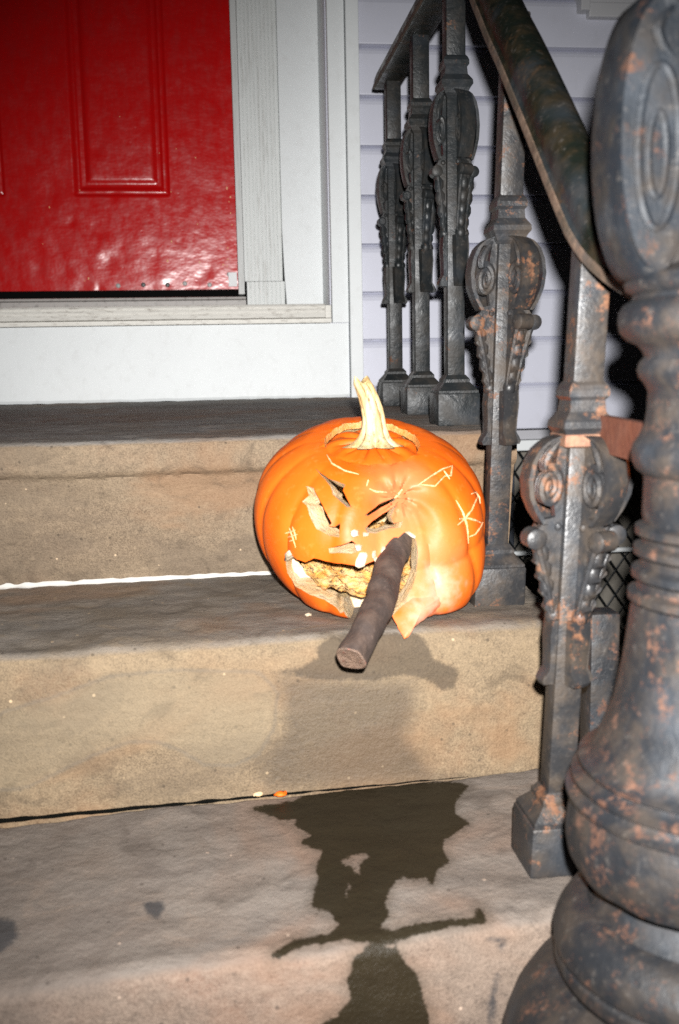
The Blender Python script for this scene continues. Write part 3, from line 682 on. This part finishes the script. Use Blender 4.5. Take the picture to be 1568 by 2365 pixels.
mb.v = [((x - NXc) * (1 + (.018 * abs(math.sin(7 * math.atan2(y - NYc, x - NXc))) if z < -.305 else 0)) + NXc, (y - NYc) * (1 + (.018 * abs(math.sin(7 * math.atan2(y - NYc, x - NXc))) if z < -.305 else 0)) + NYc, z) for x, y, z in mb.v]
build('body', mb, 'iron_newel', nb, smooth=40)
mb = MB(); mb.lathe([(.0300, .057), (.0265, .075), (.0255, .13), (.0265, .19), (.034, .205), (.052, .214), (.058, .222), (.056, .232), (.044, .240), (.040, .252), (.050, .268), (.052, .290), (.040, .312), (.015, .325)], NXc, NYc, 48); build('head', mb, 'iron_head', nb, smooth=40)
for az in (PI, -PI / 2, 0, PI / 2):
    ca, sa = math.cos(az), math.sin(az)
    def W(p, q, z): return (NXc + ca * p - sa * q, NYc + sa * p + ca * q, z)
    mb = MB(); A = []; N_ = 44
    def egg(i, sc=1.0):
        a = 2 * PI * i / N_; s_ = math.sin(a); return (.0600 + .0245 * sc * math.cos(a) - .004 * s_ * 0, .1290 + .0830 * sc * s_ )
    for q, sc in ((-.021, .80), (-.021, .90), (-.024, .95), (-.019, 1.0), (.019, 1.0), (.024, .95), (.021, .90), (.021, .80)):
        A.append([W(*(lambda e: (e[0], q, e[1]))(egg(i, sc))) for i in range(N_)])
    vs = [v for r in A for v in r]; fs = [(i * N_ + j, i * N_ + (j + 1) % N_, (i + 1) * N_ + (j + 1) % N_, (i + 1) * N_ + j) for i in range(len(A) - 1) for j in range(N_)] + [tuple(range(N_)), tuple((len(A) - 1) * N_ + j for j in range(N_))]
    mb.add(vs, fs)
    for sg in (-1, 1):
        for (c0, c1, rx, rz, rt) in ((.0595, .122, .0125, .046, .0030), (.0600, .118, .0055, .024, .0026)):
            mb.tube([W(c0 + rx * math.cos(2 * PI * i / 32), sg * .0205, c1 + rz * math.sin(2 * PI * i / 32)) for i in range(33)], rt, 6)
        mb.tube([W(.052 + .010 * math.sin(i / 12 * PI), sg * .0205, .172 + .028 * i / 12) for i in range(13)], [.0012 + .003 * math.sin(PI * i / 12) for i in range(13)], 6)
    mb.add([W(.024, -.016, .060), W(.024, .016, .060), W(.058, .016, .050), W(.058, -.016, .050), W(.024, -.016, .074), W(.024, .016, .074), W(.050, .016, .072), W(.050, -.016, .072)], [(0, 1, 2, 3), (4, 5, 6, 7), (0, 1, 5, 4), (1, 2, 6, 5), (2, 3, 7, 6), (3, 0, 4, 7)])
    build('scroll_bracket', mb, 'iron_head', nb, smooth=40)
# rusty tie bar from the last baluster to the newel, and a square strut behind the newel
mb = MB(); mb.loft([(.300, .775, -.073), (.308, .775, -.073), (.308, .775, -.044), (.300, .775, -.044)], [(.300, .640, -.076), (.308, .640, -.076), (.308, .640, -.047), (.300, .640, -.047)]); build('tie_bar', mb, 'rust', rail)
mb = MB(); mb.box(.336, .364, .87, .898, -.4345, -.235, .002); build('strut', mb, 'iron_newel', rail, smooth=35)

# ------------------------------------------------------------------ carved pumpkin
PC = Vector((.1625, 1.112, -.1640)); TILT = math.radians(22)
Z6 = lambda x, y: (548.8 + x * .4, 846.7 + y * .4)
RX, RZ = .1315, .1130
def pump_surf(th, ph, inset=0.0):
    """th: bearing from the front, ph: angle from the top"""
    s_, c_ = math.sin(ph), math.cos(ph)
    rib = 1 - (.038 * (1 - abs(math.sin(th * 7.5 + .35)) ) ** 2.0) * s_ ** .8
    wob = 1 + .018 * mnoise.noise(Vector((math.sin(th) * 1.4 + 3, math.cos(th) * 1.4, c_ * 1.6)))
    r = RX * (s_ ** .82) * rib * wob - inset * s_
    z = (RZ if c_ < 0 else RZ * .83) * c_ * wob - (RZ * .10 * max(0, 1 - s_ * 2.0) if c_ > 0 else 0) - inset * c_
    sl = max(0, min(1, -c_ * 1.5)) * max(0, math.cos(th - .33)) ** 3; r *= 1 + .55 * sl * (1 - .45 * sl)
    x, y = math.sin(th) * r, -math.cos(th) * r
    # a dent above the right cheek pulls the skin in and pushes the cheek out
    d = Vector((x - .020, (y + .100) * .6, z - .060)).length; k = math.exp(-(d / .034) ** 2); x -= x * .07 * k; y -= y * .23 * k; z -= .007 * k
    d = Vector((x - .018, (y + .100) * .5, z - .058)).length; k = math.exp(-(d / .036) ** 2) * min(1, d / .012); y -= .0034 * k * math.sin(math.atan2(z - .058, x - .018) * 9 + 2 * d / .02)
    d = Vector((x - .078, (y + .085) * .6, z - .004)).length; k = math.exp(-(d / .055) ** 2); x += x * .045 * k; y += y * .07 * k
    d = Vector((x - .0, (y + .12) * .6, z - .045)).length; k = math.exp(-(d / .028) ** 2); y -= y * .09 * k
    v = Vector((x, y, z)); v.rotate(Matrix.Rotation(TILT, 3, 'X')); v += PC
    zf = -.2685 + inset * .6
    if v.z < zf + .012: v.z = zf + .012 - .012 * (1 - math.exp(-(zf + .012 - v.z) / .012))
    return v
NT, NP = 220, 110; PH0 = .335
outer = [[pump_surf(2 * PI * j / NT, PH0 + (PI - .03 - PH0) * i / NP) for j in range(NT)] for i in range(NP + 1)]
inner = [[pump_surf(2 * PI * j / NT, PH0 + (PI - .03 - PH0) * i / NP, .024 * (.30 + .70 * min(1, i / 16))) for j in range(NT)] for i in range(NP + 1)]
for i in (0,):
    for j in range(NT):
        w_ = Vector((0, 0, .0025 * mnoise.noise(Vector((j * .13, 0, 0))) + .0018 * mnoise.noise(Vector((j * .5, 4, 0))))); outer[0][j] += w_; inner[0][j] += w_ * .5
vs = [v for r in outer for v in r]; no = len(vs); vs += [v for r in inner for v in r]
fs = []; mi = []
for i in range(NP):
    for j in range(NT):
        a, b_, c_, d_ = i * NT + j, i * NT + (j + 1) % NT, (i + 1) * NT + (j + 1) % NT, (i + 1) * NT + j
        fs.append((a, d_, c_, b_)); mi.append(0)
        fs.append((no + a, no + b_, no + c_, no + d_)); mi.append(2)
for j in range(NT): fs.append((j, (j + 1) % NT, no + (j + 1) % NT, no + j)); mi.append(3)
fs.append(tuple(NP * NT + j for j in range(NT - 1, -1, -1))); mi.append(0)
fs.append(tuple(no + NP * NT + j for j in range(NT))); mi.append(2)
bvh = BVHTree.FromPolygons([tuple(v) for v in vs[:no]], [f for f, m_ in zip(fs, mi) if m_ == 0 and max(f) < no])
def skin_pt(zx, zy):
    """surface point seen at a spot of the close-up of the face"""
    r = Vector(ray(*Z6(zx, zy))).normalized(); h = bvh.ray_cast(Vector((0, 0, 0)), r)
    if h[0] is None: return r * (.99 / r.y), Vector((0, -1, 0))
    return h[0], h[1]
pump = thing('pumpkin', 'orange carved pumpkin with an angry face sagging on the stone step', 'pumpkin', (PC.x, PC.y, -.2685))
mould = skin_pt(1095, 1370)[0]; crs = skin_pt(930, 740)[0]; blu = skin_pt(1000, 1150)[0]
OB = ORG[pump.name]
MAT['skin'] = pumpkin_skin(tuple(mould - OB), tuple(crs - OB), tuple(blu - OB))
pm = MB(); pm.v = [tuple(v) for v in vs]; pm.f = fs; pm.mi = mi
shell = build('shell', pm, ['skin', 'flesh', 'inner', 'rim'], pump)
def densify(poly, step_=22):
    out = []
    for (ax, ay), (bx, by) in zip(poly, poly[1:] + poly[:1]):
        L = math.hypot(bx - ax, by - ay); n_ = max(1, int(L / step_))
        out += [(ax + (bx - ax) * i / n_ + (random.uniform(-2, 2) if i else 0), ay + (by - ay) * i / n_ + (random.uniform(-2, 2) if i else 0)) for i in range(n_)]
    return out
AX = Vector((.0, -.02, .0)) + PC
def radial_prism(poly, k_in, k_out, dens=22, AX=AX):
    A, Bq = [], []
    for (x, y) in densify(poly, dens):
        P = skin_pt(x, y)[0]; d = P - AX; A.append(AX + d * k_in); Bq.append(AX + d * k_out)
    return A, Bq
CUTS = {
 'eye_l': [(395, 690), (440, 700), (472, 765), (543, 905), (528, 922), (560, 925), (592, 903), (586, 985), (530, 978), (455, 938), (415, 860), (398, 800), (372, 780), (412, 745)],
 'brow_l': [(447, 588), (525, 645), (622, 682), (608, 715), (657, 812), (630, 812), (548, 738), (535, 690)],
 'brow_r': [(735, 858), (830, 785), (922, 748), (905, 777), (830, 812), (752, 864)],
 'eye_r': [(735, 935), (780, 890), (922, 795), (885, 865), (900, 905), (953, 893), (942, 930), (880, 933), (800, 963), (748, 958)],
 'nose': [(655, 945), (697, 942), (702, 975), (665, 988)],
 'upper_lip': [(525, 1050), (600, 1030), (660, 1005), (690, 1030), (718, 1032), (716, 1062), (660, 1080), (600, 1076), (530, 1078)],
 'mouth': [(292, 1062), (318, 1092), (340, 1112), (392, 1130), (440, 1106), (540, 1130), (660, 1146), (720, 1150), (790, 1120), (830, 1100), (890, 1060), (912, 1005), (960, 958), (1008, 966), (1033, 1010), (1040, 1080), (1034, 1190), (1004, 1290), (965, 1365), (900, 1440), (925, 1520), (905, 1640), (700, 1640), (640, 1500), (612, 1455), (570, 1392), (500, 1345), (420, 1318), (335, 1270), (286, 1190), (276, 1120)],
}
cutters = []
cm = MB()
for nm, poly in CUTS.items():
    if nm == 'mouth':                             # knife drawn through a point behind the pumpkin, flat end caps
        Qk = Vector((PC.x, 1.34, -.185)); A, Bq = [], []
        for (x_, y_) in densify(poly, 26):
            d = skin_pt(x_, y_)[0] - Qk; A.append(Qk + d * ((1.072 - Qk.y) / d.y)); Bq.append(Qk + d * ((.90 - Qk.y) / d.y))
    else: A, Bq = radial_prism(poly, .70, 1.22)
    cm = MB(); cm.loft(A, Bq); cm.mi = [1] * len(cm.mi)
    me = bpy.data.meshes.new('cutter'); org = ORG[pump.name]
    me.from_pydata([(v[0] - org.x, v[1] - org.y, v[2] - org.z) for v in cm.v], [], cm.f)
    bm = bmesh.new(); bm.from_mesh(me); bmesh.ops.triangulate(bm, faces=[f for f in bm.faces if len(f.verts) > 4]); bmesh.ops.recalc_face_normals(bm, faces=bm.faces); bm.to_mesh(me); bm.free()
    for q in ('skin', 'flesh', 'inner', 'rim'): me.materials.append(MAT[q])
    me.polygons.foreach_set('material_index', [1] * len(me.polygons))
    co_ = bpy.data.objects.new('cutter', me); COL.objects.link(co_); co_.parent = pump; cutters.append(co_)
# cut the openings one after another; a cut that loses the shell is repeated with a slightly moved knife
for q, c_ in enumerate(cutters):
    before = len(shell.data.polygons)
    for attempt in range(6):
        c_.location = Vector((.00013, .00007, -.00011)) * attempt * (1 + q)
        md = shell.modifiers.new('cut', 'BOOLEAN'); md.operation = 'DIFFERENCE'; md.object = c_; md.solver = 'EXACT' if attempt < 5 else 'FAST'
        bpy.context.view_layer.update()
        me = bpy.data.meshes.new_from_object(shell.evaluated_get(bpy.context.evaluated_depsgraph_get())); shell.modifiers.clear()
        xs_ = [v.co.z for v in me.vertices]
        if len(me.polygons) > before * .75 and max(xs_) > .18:
            shell.data = me; break
        print('cut repeated', q, attempt, len(me.polygons), before)
me = shell.data
for c_ in cutters: bpy.data.objects.remove(c_, do_unlink=True)
me.polygons.foreach_set('use_smooth', [True] * len(me.polygons)); me.set_sharp_from_angle(angle=math.radians(42))

# torn flap of the right cheek sagging over the nosing
mb = MB(); pl = densify([(893, 1440), (940, 1392), (1010, 1335), (1120, 1290), (1215, 1290), (1205, 1350), (1120, 1425), (1040, 1490), (1005, 1520), (985, 1560), (962, 1572), (935, 1525)], 18); rings = []
pts = [at(*Z6(x, y), .9835 - .024 * max(0, (y - 1330) / 240) + .022 * max(0, (x - 1000) / 200)) for x, y in pl]; c0 = sum(pts, Vector()) / len(pts); n_ = len(pts)
for t in (1.0, .93, .8, .6, .4, .2, .05): rings.append([c0 + (q - c0) * t + Vector((0, -.0085 * (1 - t ** 2.5), .002 * (1 - t))) for q in pts])
vs = [v for r in rings for v in r]; mb.add(vs, [(i * n_ + j, i * n_ + (j + 1) % n_, (i + 1) * n_ + (j + 1) % n_, (i + 1) * n_ + j) for i in range(6) for j in range(n_)] + [tuple(6 * n_ + j for j in range(n_))])
bk = [q + Vector((0, .011, .002)) for q in pts]; mb.add(pts + bk, [(j, (j + 1) % n_, n_ + (j + 1) % n_, n_ + j) for j in range(n_)] + [tuple(n_ + j for j in range(n_))], 1)
build('torn_flap', mb, ['skin', 'flesh'], pump, smooth=50)
# pulp heaped inside, seen through the mouth
mb = MB(); vs = []; n_, k_ = 96, 44
for i in range(k_ + 1):
    for j in range(n_):
        a = 2 * PI * j / n_; r = i / k_; x = PC.x + .088 * r * math.sin(a); y = PC.y + .004 - r * math.cos(a) * (.105 if math.cos(a) > 0 else .082)
        bf = max(0, min(1, (y - 1.04) / .13)); bf = bf * bf * (3 - 2 * bf)
        h = -.2430 + .050 * bf + .018 * abs((x - PC.x) / .088) ** 2 + .008 * mnoise.noise(Vector((x * 55, y * 55, 1))) + .0055 * mnoise.noise(Vector((x * 140, y * 140, 3)))
        vs.append((x, y, h))
mb.add(vs, [(i * n_ + j, i * n_ + (j + 1) % n_, (i + 1) * n_ + (j + 1) % n_, (i + 1) * n_ + j) for i in range(k_) for j in range(n_)])
build('pulp', mb, 'pulp', pump, smooth=80)
# teeth and nubs left by the carving
for poly in ([(683, 1120), (705, 1075), (742, 1072), (752, 1090), (735, 1145), (700, 1158), (680, 1145)], [(778, 1065), (796, 1060), (800, 1085), (790, 1108), (776, 1100)], [(784, 1104), (804, 1098), (806, 1118), (796, 1128)],
             [(826, 1060), (836, 1038), (868, 1042), (900, 1036), (903, 1062), (872, 1072), (850, 1092), (828, 1094)], [(655, 950), (675, 938), (696, 948), (694, 975), (672, 984), (656, 972)], [(678, 1032), (700, 1024), (718, 1034), (714, 1058), (690, 1062)], [(722, 955), (760, 958), (755, 974), (724, 978)], [(965, 955), (985, 948), (1024, 975), (1020, 992), (990, 976)],
             [(285, 1070), (300, 1060), (314, 1085), (300, 1115), (282, 1120)]):
    A, Bq = radial_prism(poly, .93, 1.018, 14); mb = MB()
    c0 = sum((Vector(q) for q in Bq), Vector()) / len(Bq); B2 = [c0 + (q - c0) * .78 + (c0 - AX) * .012 for q in Bq]
    n_ = len(A); mb.add(A + Bq + B2, [(j, (j + 1) % n_, n_ + (j + 1) % n_, n_ + j) for j in range(n_)] + [(n_ + j, n_ + (j + 1) % n_, 2 * n_ + (j + 1) % n_, 2 * n_ + j) for j in range(n_)] + [tuple(range(n_)), tuple(2 * n_ + j for j in range(n_))])
    build('tooth', mb, 'tooth', pump, smooth=50)
# scratched star, signs and hatching
def scratch(lines, wd=.0011):
    mb = MB()
    for ln in lines:
        pts = []
        for (ax, ay), (bx, by) in zip(ln, ln[1:]):
            n_ = max(2, int(math.hypot(bx - ax, by - ay) / 12))
            for i in range(n_):
                h = skin_pt(ax + (bx - ax) * i / n_, ay + (by - ay) * i / n_); pts.append(h[0] + h[1] * .0001)
        h = skin_pt(*ln[-1]); pts.append(h[0]); m_ = len(pts)
        mb.tube(pts, [wd * (.35 + .65 * math.sin(PI * (i + .5) / m_)) * random.uniform(.7, 1.2) for i in range(m_)], 6)
    return build('scratch', mb, 'scratch', pump, smooth=60)
scratch([[(1260, 770), (1300, 840), (1325, 920), (1332, 1020)], [(1270, 915), (1310, 880), (1350, 830), (1390, 740)], [(1280, 880), (1330, 875), (1380, 890), (1412, 905)], [(1330, 985), (1370, 970), (1400, 930), (1415, 900)], [(1350, 735), (1375, 725), (1395, 755), (1400, 790)]], .0013)
scratch([[(1040, 685), (1120, 630), (1185, 590), (1240, 572)], [(1240, 572), (1230, 630), (1195, 632)], [(1195, 632), (1140, 690), (1050, 680)], [(1190, 600), (1225, 650)]], .0011)
scratch([[(275, 962), (305, 955), (332, 945)], [(290, 985), (318, 978), (345, 968)], [(300, 1008), (325, 1000)], [(298, 930), (318, 985), (335, 1045)], [(316, 925), (330, 960), (338, 1000)]], .0010)
scratch([[(515, 510), (545, 560), (620, 602), (700, 622)], [(745, 690), (752, 660), (757, 655)], [(760, 705), (800, 722), (860, 725)], [(905, 760), (930, 735), (950, 710)]], .0012)
# lid sunk in the opening, with its stem
lid_c = pump_surf(0, PH0)
rimc = sum((v for v in outer[0]), Vector()) / NT
upv = Vector((0, 0, 1)); upv.rotate(Matrix.Rotation(TILT, 3, 'X'))
exv = Vector((1, 0, 0)); eyv = upv.cross(exv)
n_, k_ = 90, 22; vs = []; RL = .0505
for i in range(k_ + 1):
    t = i / k_
    for j in range(n_):
        a = 2 * PI * j / n_; rb = (1 - abs(math.sin(a * 5 + .3))) ** 2
        r = RL * t * (1 + .02 * math.sin(3 * a)); h = -.0035 + .011 * (1 - t ** 2) * .6 - .006 * max(0, (.35 - t)) - .005 * rb * math.sin(PI * min(1, t * 1.1)) - .006 * t ** 6 + .0015 * math.sin(9 * a) * t
        vs.append(rimc + exv * (r * math.cos(a)) + eyv * (r * math.sin(a)) + upv * h)
mb = MB(); mb.add(vs, [(i * n_ + j, i * n_ + (j + 1) % n_, (i + 1) * n_ + (j + 1) % n_, (i + 1) * n_ + j) for i in range(k_) for j in range(n_)])
bot = [v - upv * .012 for v in vs[-n_:]]; mb.add(vs[-n_:] + bot, [(j, (j + 1) % n_, n_ + (j + 1) % n_, n_ + j) for j in range(n_)] + [tuple(n_ + j for j in range(n_))], 1)
lid = build('lid', mb, ['skin', 'flesh'], pump, smooth=50)
sb = rimc - upv * .004 + Vector((.0, -.012, 0)); tip = at(833, 876, sb.y + .004)
vs = []; n_, k_ = 60, 34
for i in range(k_ + 1):
    t = i / k_; c_ = sb.lerp(tip, t) + Vector((.0065 * math.sin(t * PI), 0, 0))
    rad = .0128 + .0125 * math.exp(-t * 9) - .0022 * t - .003 * max(0, t - .93) / .07
    for j in range(n_):
        a = 2 * PI * j / n_; rg = abs(math.cos((a + t * .55) * 3.0)) ** .8
        r = rad * (.74 + .30 * rg + (.55 * (rg - .4) * math.exp(-t * 10))) + .0006 * mnoise.noise(Vector((j * .3, t * 8, 2)))
        vs.append(c_ + Vector((math.cos(a) * r, math.sin(a) * r * .9, .004 * math.sin(a * 2 + 1) * (t > .97))))
mb = MB(); mb.add(vs, [(i * n_ + j, i * n_ + (j + 1) % n_, (i + 1) * n_ + (j + 1) % n_, (i + 1) * n_ + j) for i in range(k_) for j in range(n_)])
mb.add(vs[-n_:] + [tip - Vector((0, 0, .003))], [(j, (j + 1) % n_, n_) for j in range(n_)])
build('stem', mb, 'stem', lid, smooth=60)

# ------------------------------------------------------------------ the stick in its mouth
e0 = at(*Z6(665, 1690), .868); e1 = at(*Z6(966, 1000), 1.022)
mid = [(0, 0), (.12, .0), (.28, .0), (.42, .0), (.55, .0), (.7, .0), (.85, .0), (1, 0)]
axis = []; rad = []; Nn = 44
for i in range(Nn + 1):
    t = i / Nn; c_ = Vector(e0).lerp(Vector(e1), t)
    c_ += Vector((.0035 * math.sin(t * PI * 1.6 + .3) - .002 + .0035 * math.exp(-((t - .42) / .12) ** 2), 0, .002 * math.sin(t * 7)))
    axis.append(c_); rad.append(.0150 - .0008 * t + .0016 * math.exp(-((t - .56) / .08) ** 2) + .0012 * math.exp(-((t - .25) / .06) ** 2))
back = axis[-1] + (axis[-1] - axis[-4]).normalized() * .055
for i in range(1, 9): axis.append(axis[Nn].lerp(back, i / 8)); rad.append(.0140)
stick = thing('stick', 'thick brown stick poking out of the carved pumpkin mouth like a cigar', 'stick', (e0.x, e0.y, -.2685))
mb = MB(); mb.tube(axis, rad, 26, cap=False)
mb.v = [tuple(Vector(v) + Vector((nz(v[0], v[1], v[2], 48, .0030), nz(v[0] + 2, v[1], v[2], 48, .0030), nz(v[0], v[1] + 4, v[2], 48, .0030)))) for v in mb.v]
ringA = [Vector(v) for v in mb.v[:26]]; ringB = [Vector(v) for v in mb.v[-26:]]
mb.add(ringB, [tuple(range(26))])
bark = build('bark', mb, 'bark', stick, smooth=60)
cA = sum(ringA, Vector()) / 26; dA = (axis[0] - axis[2]).normalized()
mb = MB(); mb.add(ringA + [cA + (q - cA) * .9 + dA * .0012 for q in ringA] + [cA + (q - cA) * .5 + dA * .0004 for q in ringA], [(j, (j + 1) % 26, 26 + (j + 1) % 26, 26 + j) for j in range(26)] + [(26 + j, 26 + (j + 1) % 26, 52 + (j + 1) % 26, 52 + j) for j in range(26)] + [tuple(52 + j for j in range(26))])
build('cut_end', mb, 'cutwood', stick, smooth=40)

# ------------------------------------------------------------------ crumbs on the steps
def crumb(u, v, z, r, mat, name, label, cat):
    d = ray(u, v); p = Vector(d * (z / d[2])); mb = MB(); mb.ball((p.x, p.y, z + r * .45), r, 10, (1.6, 1.0, .6))
    mb.v = [tuple(Vector(q) + Vector((nz(q[0], q[1], q[2], 400, r * .4),) * 3)) for q in mb.v]
    o = build(name, mb, mat, None, smooth=60, base=(p.x, p.y, z)); tag(o, label, cat); return o
crumb(648, 1838, -.4290, .0042, 'skin', 'pumpkin_chip', 'small orange pumpkin chip beside the dark crack at the riser', 'crumb')
crumb(596, 1837, -.4290, .0034, 'flesh', 'pumpkin_crumb', 'tiny pale pumpkin crumb left of the orange chip at the riser', 'crumb')
crumb(712, 1422, -.2690, .0026, 'tooth', 'pumpkin_seed', 'tiny white speck on the step left of the stick', 'seed')
